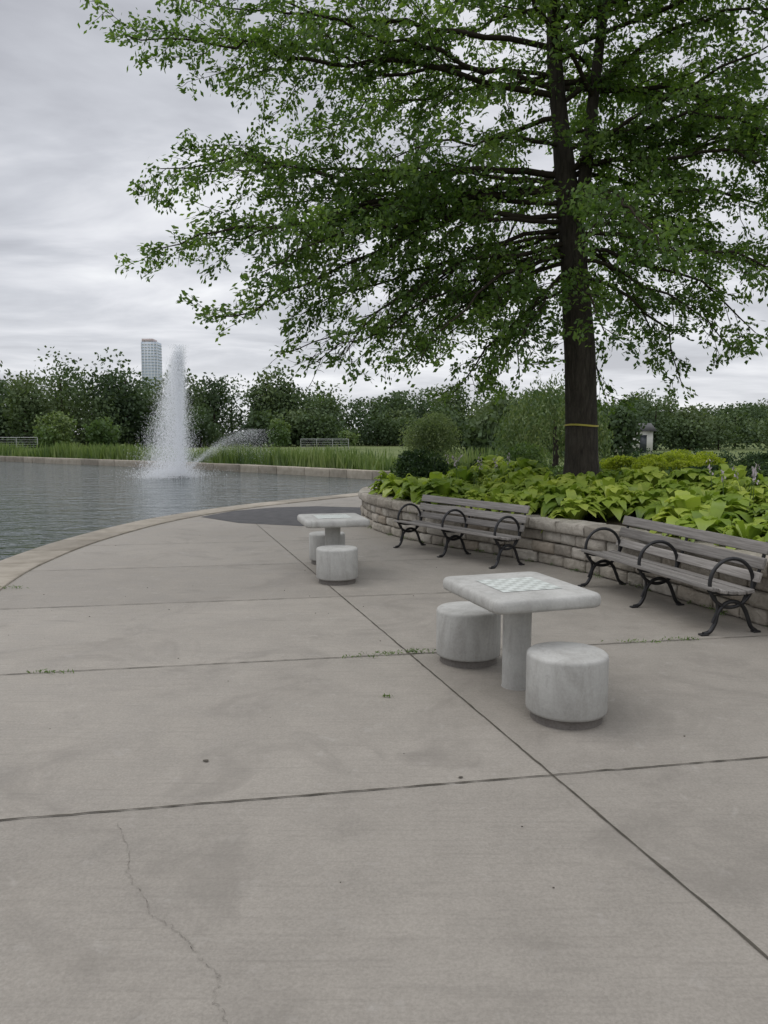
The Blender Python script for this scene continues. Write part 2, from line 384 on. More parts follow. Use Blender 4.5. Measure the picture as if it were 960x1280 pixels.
# ------------------------------------------------------------------ leaf scattering
def leafquads(C,L,W,flat=.5,dirs=None):
    n=len(C);a=rng.normal(size=(n,3)) if dirs is None else dirs+rng.normal(0,.5,(n,3))
    a/=np.linalg.norm(a,axis=1)[:,None]
    nn=rng.normal(size=(n,3))*(1-flat)+np.array([0,0,1])*flat*1.2
    b=np.cross(nn,a);b/=np.linalg.norm(b,axis=1)[:,None]+1e-9
    l=(L*rng.uniform(.6,1.3,n))[:,None];w=(W*rng.uniform(.6,1.3,n))[:,None]
    V=np.stack([C-a*l/2,C+b*w/2-a*l*.08,C+a*l/2,C-b*w/2+a*l*.08],1).reshape(-1,3)
    F=np.arange(4*n).reshape(-1,4);return V,F
def blob_points(c,r,n,lobes=8,shell=.35,low=-.6):
    out=[];per=max(1,n//lobes)
    for k in range(lobes):
        th=random.uniform(0,2*math.pi);ph=random.uniform(low,1);rr=math.sqrt(max(0,1-ph*ph))
        k0=random.uniform(.3,.62)
        lc=np.array([math.cos(th)*rr,math.sin(th)*rr,ph])*k0
        lr=random.uniform(.38,.58)
        d=rng.normal(size=(per,3));d/=np.linalg.norm(d,axis=1)[:,None]
        rad=lr*(1-shell*rng.random(per)**1.3)
        out.append((lc+d*rad[:,None])*np.array(r)+np.array(c))
    return np.concatenate(out)
def shrub(name,c,r,n,mat,leaf=.06,lobes=9,parent=None):
    C=blob_points(c,r,n,lobes);V,F=leafquads(C,leaf,leaf*.6,.3)
    g=Geo();g.add(V,F,rng.random(len(F)))
    for k in range(6):
        a=random.uniform(0,6.28);tp=np.array(c)+np.array([math.cos(a)*r[0]*.5,math.sin(a)*r[1]*.5,r[2]*.2])
        b0=np.array([c[0],c[1],c[2]-r[2]*1.0]);VV,FF=tube([b0,(b0+tp)/2+rng.normal(0,.03,3),tp],[.015,.01,.005],5);g.add(VV,FF,0)
    return g.obj(name,mat)
def far_trees(name,specs,mat,leaf=.62,zmin=.8,low=-1):
    g=Geo();gt=Geo()
    for (x,y,h,r,n) in specs:
        hz=h*.5*random.uniform(.92,1.02);c=(x,y,h-hz*.93)
        rx=r*random.uniform(.85,1.2)
        C=blob_points(c,(rx,r,hz),n,random.randint(12,20),.5,low)
        # fuller skirt so the crown reaches down between the trunks
        m=n//3;a=rng.uniform(0,6.28,m);rr=r*np.sqrt(rng.random(m))*.8
        C=np.concatenate([C,np.c_[x+np.cos(a)*rr,y+np.sin(a)*rr,zmin+rng.random(m)*h*.42]])
        C=C[C[:,2]>zmin*random.uniform(.6,1.2)]
        sc=random.uniform(.75,1.15)
        V,F=leafquads(C,leaf*sc,leaf*sc*.75,.35)
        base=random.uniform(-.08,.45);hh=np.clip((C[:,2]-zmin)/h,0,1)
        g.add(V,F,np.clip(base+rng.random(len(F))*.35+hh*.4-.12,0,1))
        VV,FF=tube([(x,y,0),(x+random.uniform(-.2,.2),y,h*.35),(x,y,h*.7)],[h*.022,h*.017,h*.006],6);gt.add(VV,FF,0)
    o=g.obj(name,mat);gt.obj("trunks",M_twig,parent=o);return o
sp=[]
line=catmull([(-165,100),(-80,106),(-40,118),(0,136),(40,158),(90,195),(160,245)],10);lc=Curve2(line)
t=0
while t<lc.L:
    p=lc.at(t);f=1 if p[0]<-15 else (.93 if p[0]<30 else .86)
    h=random.uniform(9.2,14.2)*f
    sp.append((p[0]+random.uniform(-2,2),p[1]+random.uniform(-7,7),h,random.uniform(4.4,7.4),1500));
    sp.append((p[0]+random.uniform(-4,4),p[1]+random.uniform(10,18),h*random.uniform(.9,1.08),random.uniform(5.5,7.5),900))
    if random.random()<.5: sp.append((p[0]+random.uniform(-4,4),p[1]-random.uniform(6,14),h*random.uniform(.45,.75),random.uniform(3,5),1000))
    t+=random.uniform(3.6,7.6)
sp.append((-38,114,14.6,5.6,2400));sp.append((-32,118,13.2,5,2000))
sp.append((-18,126,13,4.8,2000))
far_trees("distant_tree_line",sp,F_far,.62,.45)
sp=[]
t=0
while t<lc.L:
    p=lc.at(t);sp.append((p[0],p[1]+random.uniform(-6,3),random.uniform(1.8,5.0),random.uniform(3,5),380));t+=random.uniform(2.2,4.4)
far_trees("distant_undergrowth",sp,F_far,.65,.03)
far_trees("lawn_trees",[(-36,84,4.4,2.4,1300),(-44,80,3.8,2.2,1100),(-32,88,4.2,2.0,1100),(-12.5,92,4.0,1.7,900),(-4.5,98,3.0,1.4,700),(-58,90,5.0,2.6,1200)],F_mead,.4,.5)
pk=[(13.5,62,5.2,3.4,2000),(10,66,5.4,3.2,1600),(17.5,60,4.4,2.8,1500),(4.5,60,4.2,2.2,1200),(7.5,58,3.8,2.0,1200)]
for i in range(20): pk.append((20+i*2.4+random.uniform(-1.5,1.5),86+i*.7+random.uniform(-9,7),random.uniform(3.2,7.4)+(1.4 if i>15 else 0),random.uniform(2.2,4.8),1000))
far_trees("park_trees",pk,F_far,.45,.1)
# reeds
n=15000;s=rng.uniform(2,fe.L-2,n);off=np.abs(rng.normal(0,1.6,n))+.55
P=np.array([fe.at(a) for a in s]);Tt=np.array([fe.tan(a) for a in s]);Nn=np.stack([Tt[:,1],-Tt[:,0]],1)
P=P+Nn*off[:,None]
hh=rng.uniform(.45,1.05,n)*(1+.35*np.sin(s*.5)*np.sin(s*.17))
lean=rng.normal(0,.16,(n,2));w=rng.uniform(.03,.075,n);a=rng.uniform(0,math.pi,n);D=np.stack([np.cos(a),np.sin(a)],1)*w[:,None]
z0=np.zeros(n)
V=np.stack([np.c_[P-D,z0],np.c_[P+D,z0],np.c_[P+D*.2+lean*hh[:,None],hh],np.c_[P-D*.2+lean*hh[:,None],hh]],1).reshape(-1,3)
mesh_np("pond_reeds",V,np.arange(4*n).reshape(-1,4),F_reed,False,rng.random(n))
# ------------------------------------------------------------------ oak tree
wood=Geo();LC=[];LD=[];LR=[]
def norm(v): return v/(np.linalg.norm(v)+1e-9)
trunk=catmull([(3.22,12.5,.55),(3.21,12.5,1.2),(3.17,12.5,2.4),(3.06,12.5,3.8),(2.93,12.48,5.0),(2.78,12.5,6.2),(2.63,12.5,7.6),(2.6,12.5,9.2),(2.66,12.5,11.2),(2.7,12.5,13)],6)
def tz(z): return np.array([np.interp(z,trunk[:,2],trunk[:,0]),np.interp(z,trunk[:,2],trunk[:,1]),z])
rad=np.interp(trunk[:,2],[.55,.9,1.3,3,5,6.5,9,13],[.40,.31,.265,.24,.20,.135,.08,.02])
TB=Geo()
V,F=tube(trunk,rad,18);
for i in range(len(V)):
    V[i]+= .018*np.array(noise.noise_vector(Vector(V[i]*np.array([4,4,1.2]))))
TB.add(V,F,.5)
lead2=catmull([(2.97,12.48,4.75),(3.12,12.4,5.6),(3.2,12.3,6.8),(3.35,12.2,8.6),(3.5,12.1,10.6),(3.6,12,12)],6)
V,F=tube(lead2,np.linspace(.13,.02,len(lead2)),12);TB.add(V,F,.5)
def twig(p,d,L,nl,r=.055):
    n=3;P=[p];q=p.copy();dd=d.copy()
    for i in range(n-1):
        dd=norm(dd+rng.normal(0,.25,3)+np.array([0,0,-.02]));q=q+dd*L/(n-1);P.append(q)
    P=np.array(P);V,F=tube(P,np.linspace(.005,.002,n),3);wood.add(V,F,.5)
    if nl<1: return
    s=rng.uniform(.1,1.12,nl)**.8*(n-1);i=np.clip(s.astype(int),0,n-2);f=(s-i)[:,None]
    C=P[i]*(1-f)+P[i+1]*f+rng.normal(0,r,(nl,3));LC.append(C);LD.append(np.tile(dd+np.array([0,0,-.25]),(nl,1)))
    LR.append(np.clip(rng.random(nl)*.7+random.uniform(0,.3),0,1))
def limb(a,b,lift=.3,r0=.06,leafstart=.22,dens=1.0,L2max=1.7,bare=False):
    a=np.array(a,float);b=np.array(b,float);L=np.linalg.norm(b-a);n=max(8,int(L/.3))
    c=(a+b)/2+np.array([0,0,lift]);t=np.linspace(0,1,n)[:,None]
    P=a*(1-t)**2+2*c*t*(1-t)+b*t**2
    w=np.cumsum(rng.normal(0,.065,(n,3)),axis=0)*np.minimum(1,np.linspace(0,3,n))[:,None];w-=w[-1]*t;P=P+w
    V,F=tube(P,r0*.8*(1-t[:,0])**.9+.007,6);wood.add(V,F,.5)
    cur=leafstart*L;side=1
    d=np.r_[0,np.cumsum(np.linalg.norm(np.diff(P,axis=0),axis=1))];d*=L/d[-1]
    while cur<L*.99:
        s=cur/L;p=np.array([np.interp(cur,d,P[:,k]) for k in range(3)]);p2=np.array([np.interp(min(cur+.1,L),d,P[:,k]) for k in range(3)])
        T=norm(p2-p) if np.linalg.norm(p2-p)>1e-6 else norm(b-a)
        sd=norm(np.cross(T,[0,0,1]))*side;side=-side
        ang=random.uniform(.5,1.15)
        L2=min(L2max,(.28+.85*(1-s)**.8)*.34*L)*random.uniform(.5,1.2)*min(1,.45+s*2.2);L2=max(L2,.38)
        dd=norm(T*math.cos(ang)+sd*math.sin(ang)+np.array([0,0,random.uniform(-.6,.4)]))
        m=max(4,int(L2/.18)+1);Q=[p];q=p.copy()
        for i in range(m-1):
            dd=norm(dd+rng.normal(0,.15,3)+T*.05+np.array([0,0,-.04]));q=q+dd*L2/(m-1);Q.append(q)
        Q=np.array(Q);V,F=tube(Q,np.linspace(r0*.16*(1-s)+.005,.003,m),4);wood.add(V,F,.5)
        ts=.08;k=0
        while ts<L2:
            f=ts/L2*(m-1);i=min(int(f),m-2);p3=Q[i]*(1-(f-i))+Q[i+1]*(f-i);tq=norm(Q[i+1]-Q[i]);s3=norm(np.cross(tq,[0,0,1]))*(1 if k%2 else -1)
            d3=norm(tq*random.uniform(.4,.9)+s3*random.uniform(.3,1)+np.array([0,0,random.uniform(-.7,.6)]))
            nl=0 if (bare and random.random()<.75) or random.random()<.08 else int(random.randint(13,25)*dens)
            twig(p3,d3,random.uniform(.16,.40),nl)
            ts+=random.uniform(.10,.18);k+=1
        twig(Q[-1],dd,.2,0 if bare else int(20*dens))
        cur+=random.uniform(.18,.35)
    twig(P[-1],norm(b-a),.25,20)
for (z,tip,lift,r,kw) in [
 (6.9,(-3.9,12.2,7.65),-.25,.06,{}),(7.6,(-3.2,13.2,8.7),.1,.055,{}),(7.0,(-2.0,11.2,7.9),.1,.05,{}),(8.2,(-2.6,12.0,9.4),.2,.05,{}),
 (7.2,(-3.3,12.9,8.0),.1,.04,{}),
 (5.7,(-3.45,12.3,5.75),-.15,.06,{}),(5.5,(-1.9,13.6,5.45),.1,.045,{}),(5.6,(-2.6,11.7,5.5),.1,.04,{}),
 (5.55,(-3.3,11.8,4.45),.25,.065,{}),(5.3,(-2.9,12.5,4.75),.2,.045,{}),
 (5.1,(-2.5,11.5,3.40),.6,.05,{}),(4.9,(-1.3,12.3,3.55),.5,.04,{}),(5.0,(-1.7,10.9,3.9),.5,.04,{}),
 (4.7,(-.55,11.3,2.85),.6,.045,{}),(4.6,(-1.5,12.6,3.0),.5,.03,{'bare':True}),(4.5,(-1.0,11.6,2.75),.4,.025,{'bare':True}),(4.8,(.1,12.3,3.3),.5,.035,{}),
 (4.5,(.45,10.8,2.6),.6,.04,{}),(4.3,(1.1,11.8,2.35),.6,.035,{}),(4.4,(.3,12.9,2.9),.5,.035,{}),(4.2,(1.9,10.9,2.5),.55,.03,{}),
 (4.5,(1.4,11.2,3.3),.5,.03,{}),(4.7,(.9,13.4,3.2),.5,.03,{}),(4.1,(1.7,13.2,2.5),.5,.03,{}),
 (4.3,(2.9,10.2,2.95),.6,.035,{}),(4.2,(4.6,12.0,2.45),.7,.035,{}),(4.0,(3.9,13.6,2.3),.6,.03,{}),(4.4,(5.0,11.3,2.9),.7,.035,{}),
 (4.6,(5.8,12.2,3.25),.7,.04,{}),(4.9,(6.9,12.6,3.9),.7,.045,{}),(4.8,(6.2,10.9,3.7),.6,.04,{}),(4.3,(2.0,14.5,2.7),.6,.035,{}),(4.7,(5.2,14.6,3.2),.6,.04,{})]:
    limb(tz(z),tip,lift,r,**kw)
z=5.0;ga=0
while z<12.6:
    ga+=2.399+random.uniform(-.35,.35)
    R=np.interp(z,[4.9,6,8,10,12.6],[4.6,6.0,5.9,4.6,1.4])*random.uniform(.72,1.08)
    st=tz(z) if random.random()<.65 or z<5 else np.array([np.interp(z,lead2[:,2],lead2[:,k]) for k in range(3)])
    rise=np.interp(z,[4.9,6.5,9,12.6],[-1.5,-.6,.8,1.6])+random.uniform(-.6,.6)
    dx,dy=math.cos(ga),math.sin(ga)
    if dx<-.6: R*=.82
    if dy<-.3: R*=.80
    limb(st,st+np.array([dx*R,dy*R,rise]),random.uniform(.3,1.1),.020+.004*R,.07,1.0 if z<8.6 else .6)
    z+=random.uniform(.17,.25) if z<8.6 else random.uniform(.24,.34)
for i in range(12):
    a=random.uniform(-1.1,1.0);zz=random.uniform(5.0,8.4);R=random.uniform(3.5,6.5);st=tz(zz)
    limb(st,st+np.array([math.cos(a)*R,math.sin(a)*R*.8,random.uniform(-1,.9)]),.8,.04,.08,1.0)
tree=empty("oak_tree",(0,0,0))
TB.obj("trunk",M_bark,True,tree);wood.obj("branches",M_twig,True,tree)
C=np.concatenate(LC);Dd=np.concatenate(LD)
V,F=leafquads(C,.090,.050,.4,Dd);mesh_np("leaves",V,F,F_oak,False,np.concatenate(LR),tree)
print("LEAVES",len(C))
tape=simple("yellow_tape",(.33,.29,.05),(.42,.36,.07),5,.5)
P=[tz(1.82)+np.array([.272*math.cos(a),.272*math.sin(a),.012*math.sin(a*2)]) for a in np.linspace(0,2*math.pi,33)]
P=np.array(P);n=len(P);V=np.concatenate([P-[0,0,.014],P+[0,0,.014]]);mesh_np("tape_band",V,[[i,i+1,i+1+n,i+n] for i in range(n-1)],tape,parent=tree)
# ------------------------------------------------------------------ shrubs
shrub("pale_shrub",(.95,15.0,1.60),(.64,.64,.58),13000,F_pale,.04,30)
shrub("dark_shrub",(.66,14.2,.98),(.54,.46,.54),8000,F_dark,.055,14)
shrub("dark_shrub",(2.1,15.2,.95),(.5,.5,.42),4500,F_dark,.06)
shrub("garden_shrub",(1.55,15.4,.85),(.5,.4,.35),3500,F_light,.06)
shrub("garden_shrub",(2.9,16.0,1.05),(.6,.5,.5),4000,F_light,.06)
for (x,y,r) in [(4.35,14.3,.32),(4.9,14.1,.36),(5.5,14.3,.36),(6.1,14.6,.36),(4.6,13.3,.28),(5.7,15.2,.4),(5.2,13.5,.25)]:
    shrub("yellow_shrub",(x,y,bedh(x,y)+r*.55),(r*1.25,r,r*.62),2600,F_yel,.055,10)
for (x,y,r) in [(5.0,12.2,.3),(5.6,11.6,.35),(6.3,11.2,.42),(6.9,11.0,.4),(5.3,10.7,.28),(6.2,12.1,.35),(7.4,11.9,.45)]:
    shrub("groundcover_shrub",(x,y,bedh(x,y)+.05),(r*1.5,r*1.3,r*.5),2600,F_dark,.06,10)
g=Geo()
for x in np.arange(7.2,20,.55):
    C=blob_points((x,23.2-.12*(x-7)+random.uniform(-.1,.1),.62),(.62,.55,.68),1500,9,.4,-.8);V,F=leafquads(C,.075,.05,.3);g.add(V,F,rng.random(len(F)))
g.obj("clipped_hedge",F_dark)
C=[]
for i in range(9000):
    x=random.uniform(0,12);y=random.uniform(7,19)
    if inpoly(x,y,bed_poly) and noise.noise(Vector((x*.7,y*.7,3)))>-.05: 
        d=np.min(np.hypot(WP[:,0]-x,WP[:,1]-y))
        if d>1.1: C+= [(x+random.gauss(0,.08),y+random.gauss(0,.08),bedh(x,y)+random.uniform(0,.16)) for _ in range(4)]
V,F=leafquads(np.array(C),.09,.05,.5);mesh_np("groundcover_plants",V,F,F_light,False,rng.random(len(F)))
wt=empty("willow_tree",(5.6,25.5,0))
V,F=tube([(0,0,0),(.1,0,1),(.05,.1,2.2)],[.14,.1,.05],8);mesh_np("trunk",V,F,M_bark,True,parent=wt)
Cs=[];Ds=[]
for i in range(420):
    a=random.uniform(0,6.283);r=1.75*math.sqrt(random.random());top=3.3-.42*r*r*.9+random.uniform(-.45,.3)+.25*math.sin(a*3);ln=random.uniform(.5,1.9)
    m=int(ln*24);zz=top-np.linspace(0,ln,m);rr=r+.25*np.linspace(0,1,m)
    Cs.append(np.c_[np.cos(a)*rr+rng.normal(0,.07,m),np.sin(a)*rr+rng.normal(0,.07,m),np.maximum(zz,.25)]);Ds.append(np.tile([0,0,-1.],(m,1)))
V,F=leafquads(np.concatenate(Cs),.14,.055,.2,np.concatenate(Ds));mesh_np("leaves",V,F,F_mead,False,rng.random(len(F)),wt)
# hostas
def hosta_leaf(base,az,L,W,up,droop):
    n=8;ts=np.linspace(0,1,n);ca,sa=math.cos(az),math.sin(az);V=[];F=[]
    wid=[.03,.05,.62,1,.98,.78,.42,.02]
    for i,t in enumerate(ts):
        r=L*t*(1-.12*t);zc=up*math.sin(min(1,t*1.15)*math.pi*.62)-droop*max(0,t-.45)**1.6
        w=W*wid[i]/2
        for k,(u,zo) in enumerate(((-1,.22),(-.5,.03),(0,-.06),(.5,.03),(1,.22))):
            rip=.014*math.sin(t*22+k*2)
            V.append((base[0]+ca*r-sa*u*w,base[1]+sa*r+ca*u*w,base[2]+zc+zo*w-.25*w*abs(u)**3+rip))
    for i in range(n-1):
        for k in range(4): a=i*5+k;F.append([a,a+1,a+6,a+5])
    return V,F
g=Geo();fl=Geo();st=Geo();placed=[]
def hosta(x,y,s):
    b=(x,y,bedh(x,y)-.02);tone=random.uniform(-.3,.35)
    for k in range(int(random.randint(36,50))):
        q=random.random();az=random.uniform(0,6.283);L=s*(.24+.34*q)
        V,F=hosta_leaf(b,az,L,s*random.uniform(.15,.25),s*(.42-.22*q)*random.uniform(.8,1.25),s*random.uniform(.25,.75)*q)
        g.add(V,F,min(1,max(0,random.uniform(.1,.85)+tone)))
tries=0
while tries<4000 and len(placed)<112:
    tries+=1
    t=random.uniform(6.5,wc.L-9);off=random.uniform(.28,2.4)
    q=wc.at(t);T=wc.tan(t);nn=np.array([T[1],-T[0]]);p=q+nn*(off+.1)
    if p[1]<4 or p[1]>14.6: continue
    if np.hypot(p[0]-3.2,p[1]-12.5)<.5: continue
    if any(np.hypot(p[0]-a,p[1]-b)<.40 for a,b in placed): continue
    if off<.8 and 8.5<p[1]<9.9: continue
    placed.append(tuple(p));hosta(p[0],p[1],random.uniform(.7,1.1))
g.obj("hosta_plants",F_hosta,True)
fs=[(1.6,12.9),(1.4,13.2),(2.0,12.6),(4.0,9.2),(4.25,9.1),(4.2,8.6),(1.2,13.5)]
for (x,y) in fs:
    for j in range(2):
        x+=random.uniform(-.1,.1);y+=random.uniform(-.1,.1)
        z0=bedh(x,y);H=random.uniform(.58,.74);lx,ly=random.uniform(-.2,.2),random.uniform(-.12,.12)
        P=np.array([(x,y,z0),(x+lx*.3,y+ly*.3,z0+H*.5),(x+lx,y+ly,z0+H)]);V,F=tube(P,[.006,.005,.003],4);st.add(V,F,.5)
        for k in range(13):
            f=random.uniform(.78,1.02);c=P[1]*(1-(f*2-1))+P[2]*(f*2-1)+rng.normal(0,.016,3)
            V,F=leafquads(c[None],.05,.024,0,np.array([[0,0,-1.]]));fl.add(V,F,.5)
hf=fl.obj("hosta_flowers",M_flower);st.obj("stems",F_light,parent=hf)
C=[];
def tuft(x,y,n,s,hgt=.03):
    for i in range(n):
        C.append((x+random.gauss(0,s),y+random.gauss(0,s*.15),.010+random.uniform(0,hgt)))
for (x,y,n,s,h) in [(.0,5.66,50,.07,.02),(.26,5.71,70,.07,.03),(-2.35,5.22,40,.07,.012),(-.2,5.60,20,.08,.01),(.02,4.72,20,.02,.008),(2.05,6.02,40,.10,.015),(2.4,6.08,50,.08,.02),(-4.1,8.2,60,.12,.02)]: tuft(x,y,n,s,h)
for i in range(60):
    t=random.uniform(8,wc.L-8);q=wc.at(t);T=wc.tan(t);p=q-np.array([T[1],-T[0]])*.03;tuft(p[0],p[1],16,.04,.04)
V,F=leafquads(np.array(C),.032,.009,.1);mesh_np("joint_weeds",V,F,F_light,False,rng.random(len(F)))
# ------------------------------------------------------------------ chess tables and stools
M_white=simple("board_white",(.50,.53,.50),(.60,.63,.60),14,.5);M_grn=simple("board_green",(.38,.40,.375),(.43,.45,.42),14,.5)
def rrect(hx,hy,r,n=8):
    P=[]
    for (cx,cy,a0) in ((hx-r,hy-r,0),(-hx+r,hy-r,90),(-hx+r,-hy+r,180),(hx-r,-hy+r,270)):
        for k in range(n+1): a=math.radians(a0+90*k/n);P.append((cx+r*math.cos(a),cy+r*math.sin(a)))
    return P
def chess_table(x,y,rz,hx=.37,hy=.44):
    e=empty("chess_table",(x,y,.004),rz);top=.68;th=.085
    prof=[(.10,-th),(.018,-th),(.006,-th+.008),(0,-th+.024),(0,-.032),(.005,-.014),(.014,-.004),(.028,0),(.06,0)]
    V=[];F=[];n=None
    for (ins,dz) in prof:
        R=rrect(hx-ins,hy-ins,max(.07-ins*.6,.02));n=len(R);V+=[(a,b,top+dz) for a,b in R]
    for i in range(len(prof)-1):
        for j in range(n): k=(j+1)%n;F.append([i*n+j,i*n+k,(i+1)*n+k,(i+1)*n+j])
    me=bpy.data.meshes.new("tabletop");F.append(list(range((len(prof)-1)*n,len(prof)*n)));F.append(list(range(n))[::-1])
    me.from_pydata(V,[],F);me.materials.append(M_cast)
    for p in me.polygons: p.use_smooth=len(p.vertices)==4
    link(bpy.data.objects.new("tabletop",me),e)
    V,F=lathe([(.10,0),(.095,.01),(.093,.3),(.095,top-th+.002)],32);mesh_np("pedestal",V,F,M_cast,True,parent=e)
    q=.052;V=[];F=[];mi=[]
    for i in range(8):
        for j in range(8):
            a=(i-4)*q;b=(j-4)*q;k=len(V);V+=[(a,b,top+.0025),(a+q,b,top+.0025),(a+q,b+q,top+.0025),(a,b+q,top+.0025)];F.append([k,k+1,k+2,k+3]);mi.append((i+j)%2)
    mesh_np("chessboard",V,F,parent=e,mats=[M_white,M_grn],mi=mi)
def stool(x,y,rz):
    e=empty("concrete_stool",(x,y,.004),rz)
    V,F=lathe([(.0001,.05),(.215,.05),(.232,.056),(.235,.07),(.235,.372),(.231,.386),(.221,.394),(.205,.397),(.0001,.399)],56);mesh_np("seat",V,F,M_cast,True,parent=e)
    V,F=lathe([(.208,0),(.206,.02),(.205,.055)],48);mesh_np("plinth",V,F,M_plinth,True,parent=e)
chess_table(.875,4.95,math.radians(18));stool(1.07,4.38,.3);stool(.62,5.53,2.1)
chess_table(-.62,9.2,math.radians(14),.38,.42);stool(-.53,8.58,4.0);stool(-.74,9.9,1.0)
# ------------------------------------------------------------------ benches
def bench(ox,oy,dx,dy):
    e=empty("park_bench",(ox,oy,.004),math.atan2(dy,dx));L=2.14
    fr=Geo()
    def T(P,r=.016,s=8,closed=False):
        V,F=tube(P,r,s);fr.add(V,F,.5)
    for x in (0,L/2,L):
        def c(pts,n=8): return np.array([(x,a,b) for a,b in catmull(pts,n)])
        T([(x,.215+.205*math.cos(a),.43+.205*math.sin(a)) for a in np.linspace(0,2*math.pi,37)],.0165)
        T(c([(-.03,.012),(.03,.03),(.075,.10),(.10,.19),(.17,.26),(.26,.27),(.34,.22),(.385,.13),(.42,.05),(.47,.012)]),.018)
        T(c([(.06,.33),(.09,.22),(.05,.10)]),.012);T(c([(.36,.33),(.33,.24),(.39,.12)]),.012)
        T(c([(.0,.375),(.12,.345),(.30,.335),(.40,.35),(.44,.42),(.50,.60),(.545,.765)]),.015)
        for yy in (-.03,.47):
            V,F=rbox(.05,.07,.016,.005);fr.add(V+np.array([x,yy,.008]),F)
    fr.obj("iron_frame",M_iron,True,e)
    sl=Geo();xm=L/2
    for (a,z,tl,w) in [(.02,.392,.14,.066),(.10,.372,.16,.07),(.185,.361,.06,.07),(.27,.357,.0,.07),(.355,.364,-.12,.07)]:
        V,F=rbox(L+.14,w,.032,.006,.0006);ct,s_=math.cos(-tl),math.sin(-tl)
        Y=V[:,1]*ct-V[:,2]*s_;Z=V[:,1]*s_+V[:,2]*ct;sl.add(np.c_[V[:,0]+xm,Y+a,Z+z],F)
    for (a,z,w) in [(.432,.475,.085),(.468,.590,.10),(.508,.715,.10)]:
        V,F=rbox(L+.14,w,.03,.006,.0006);th=math.radians(73);ct,s_=math.cos(th),math.sin(th)
        Y=V[:,1]*ct-V[:,2]*s_;Z=V[:,1]*s_+V[:,2]*ct;sl.add(np.c_[V[:,0]+xm,Y+a,Z+z],F)
    sl.obj("wood_slats",M_wood,False,e)
bench(2.20,8.33,.223,-.975);bench(.20,11.27,.547,-.837)
# ------------------------------------------------------------------ fountain
fx,fy=-10.3,37.1;E=[];Dr=[];SZ=[]
def addp(P,d,sz=1.): E.append(P);Dr.append(np.tile(d,(len(P),1)));SZ.append(np.full(len(P),sz))
n=22000;u=rng.random(n)**.9;z=u*6.3;r=.05+.15*(1-u)+.10*u**3
addp(np.c_[fx+.45+rng.normal(0,1,n)*r+.12*u,fy+rng.normal(0,1,n)*r,z-.34],[0,0,1.],.9)
n=68000;u=rng.random(n)**1.3;z=u*6.0;r=.16+.85*(1-u)**.8;drift=-1.25*(1-u)**.8
addp(np.c_[fx+.50+drift*rng.random(n)+rng.normal(0,.8,n)*r*.62,fy+rng.normal(0,1,n)*r,z-.34],[.05,0,1.],.8)
n=12000;a=rng.uniform(0,6.28,n);rr=np.abs(rng.normal(0,.95,n));addp(np.c_[fx+.0+np.cos(a)*rr,fy+np.sin(a)*rr,-.33+np.abs(rng.normal(0,.22,n))],[0,0,1.],.8)
n=11000;t=rng.random(n)**.85;X=t*4.0;Z=.1+2.2*np.sin(np.minimum(t,1)*math.pi*.56)
addp(np.c_[fx+.6+X+rng.normal(0,1,n)*(.04+.28*t),fy-.2+rng.normal(0,1,n)*(.03+.2*t),Z-.3-np.abs(rng.normal(0,1,n))*.75*t**1.4],[.3,0,.6],.45)
C=np.concatenate(E);sz=np.repeat(np.concatenate(SZ),4)[:,None];V,F=leafquads(C,.085,.014,0,np.concatenate(Dr)*3)
Cr=np.repeat(C,4,axis=0);V=Cr+(V-Cr)*sz
fo=empty("fountain",(0,0,0))
mesh_np("water_spray",V,F,M_spray,parent=fo)
V,F=lathe([(.0001,-.25),(.5,-.27),(.6,-.36)],24);V=np.array(V)+[fx+.3,fy,0];mesh_np("nozzle_float",V,F,M_iron,parent=fo)
# ------------------------------------------------------------------ buildings
def box(x0,x1,y0,y1,z0,z1):
    V=[(x,y,z) for z in (z0,z1) for y in (y0,y1) for x in (x0,x1)];F=[[0,2,3,1],[4,5,7,6],[0,1,5,4],[2,6,7,3],[0,4,6,2],[1,3,7,5]];return V,F
M_glass=simple("tower_glass",(.34,.40,.47),(.44,.50,.57),.01,.35);M_band=simple("tower_band",(.55,.57,.60),(.62,.64,.66),.01,.7);M_red=simple("tower_crown",(.48,.40,.40),(.5,.43,.42),.01,.8)  # tower colours paled to carry the distance haze, no haze volume
def tower(x,y,w,d,h,crown=True):
    e=empty("office_tower",(x,y,0));g=Geo();V,F=box(-w/2,w/2,-d/2,d/2,0,h);mesh_np("glass_walls",V,F,M_glass,parent=e)
    zz=4
    while zz<h: V,F=box(-w/2-.4,w/2+.4,-d/2-.4,d/2+.4,zz,zz+1.6);g.add(V,F);zz+=5.5
    for xx in np.linspace(-w/2,w/2,6): V,F=box(xx-.6,xx+.6,-d/2-.6,-d/2-.41,0,h-.5);g.add(V,F)
    g.obj("floor_bands",M_band,parent=e)
    if crown: V,F=box(-w/2+1,w/2-8,-d/2+1,d/2-1,h+.01,h+6);mesh_np("roof_crown",V,F,M_red,parent=e)
tower(-447,1500,30,30,180);tower(500,1500,16,20,58,False);tower(545,1520,26,20,46,False);tower(478,1540,10,20,50,False)
M_rend=simple("white_render",(.55,.54,.51),(.66,.65,.62),.8,.8);M_roof=simple("roof_dark",(.07,.07,.07),(.11,.11,.11),1,.9);M_win=simple("window_glass",(.03,.035,.04),(.06,.07,.08),1,.2)
hb=empty("park_pavilion",(24.2,74,0))
V,F=box(-1.6,1.6,0,3,0,2.1);mesh_np("walls",V,F,M_rend,parent=hb)
mesh_np("roof",[(-1.9,-.3,2.12),(1.9,-.3,2.12),(1.9,3.3,2.12),(-1.9,3.3,2.12),(-1.9,1.5,2.9),(1.9,1.5,2.9)],[[0,1,5,4],[3,4,5,2],[0,3,2,1]],M_roof,parent=hb)
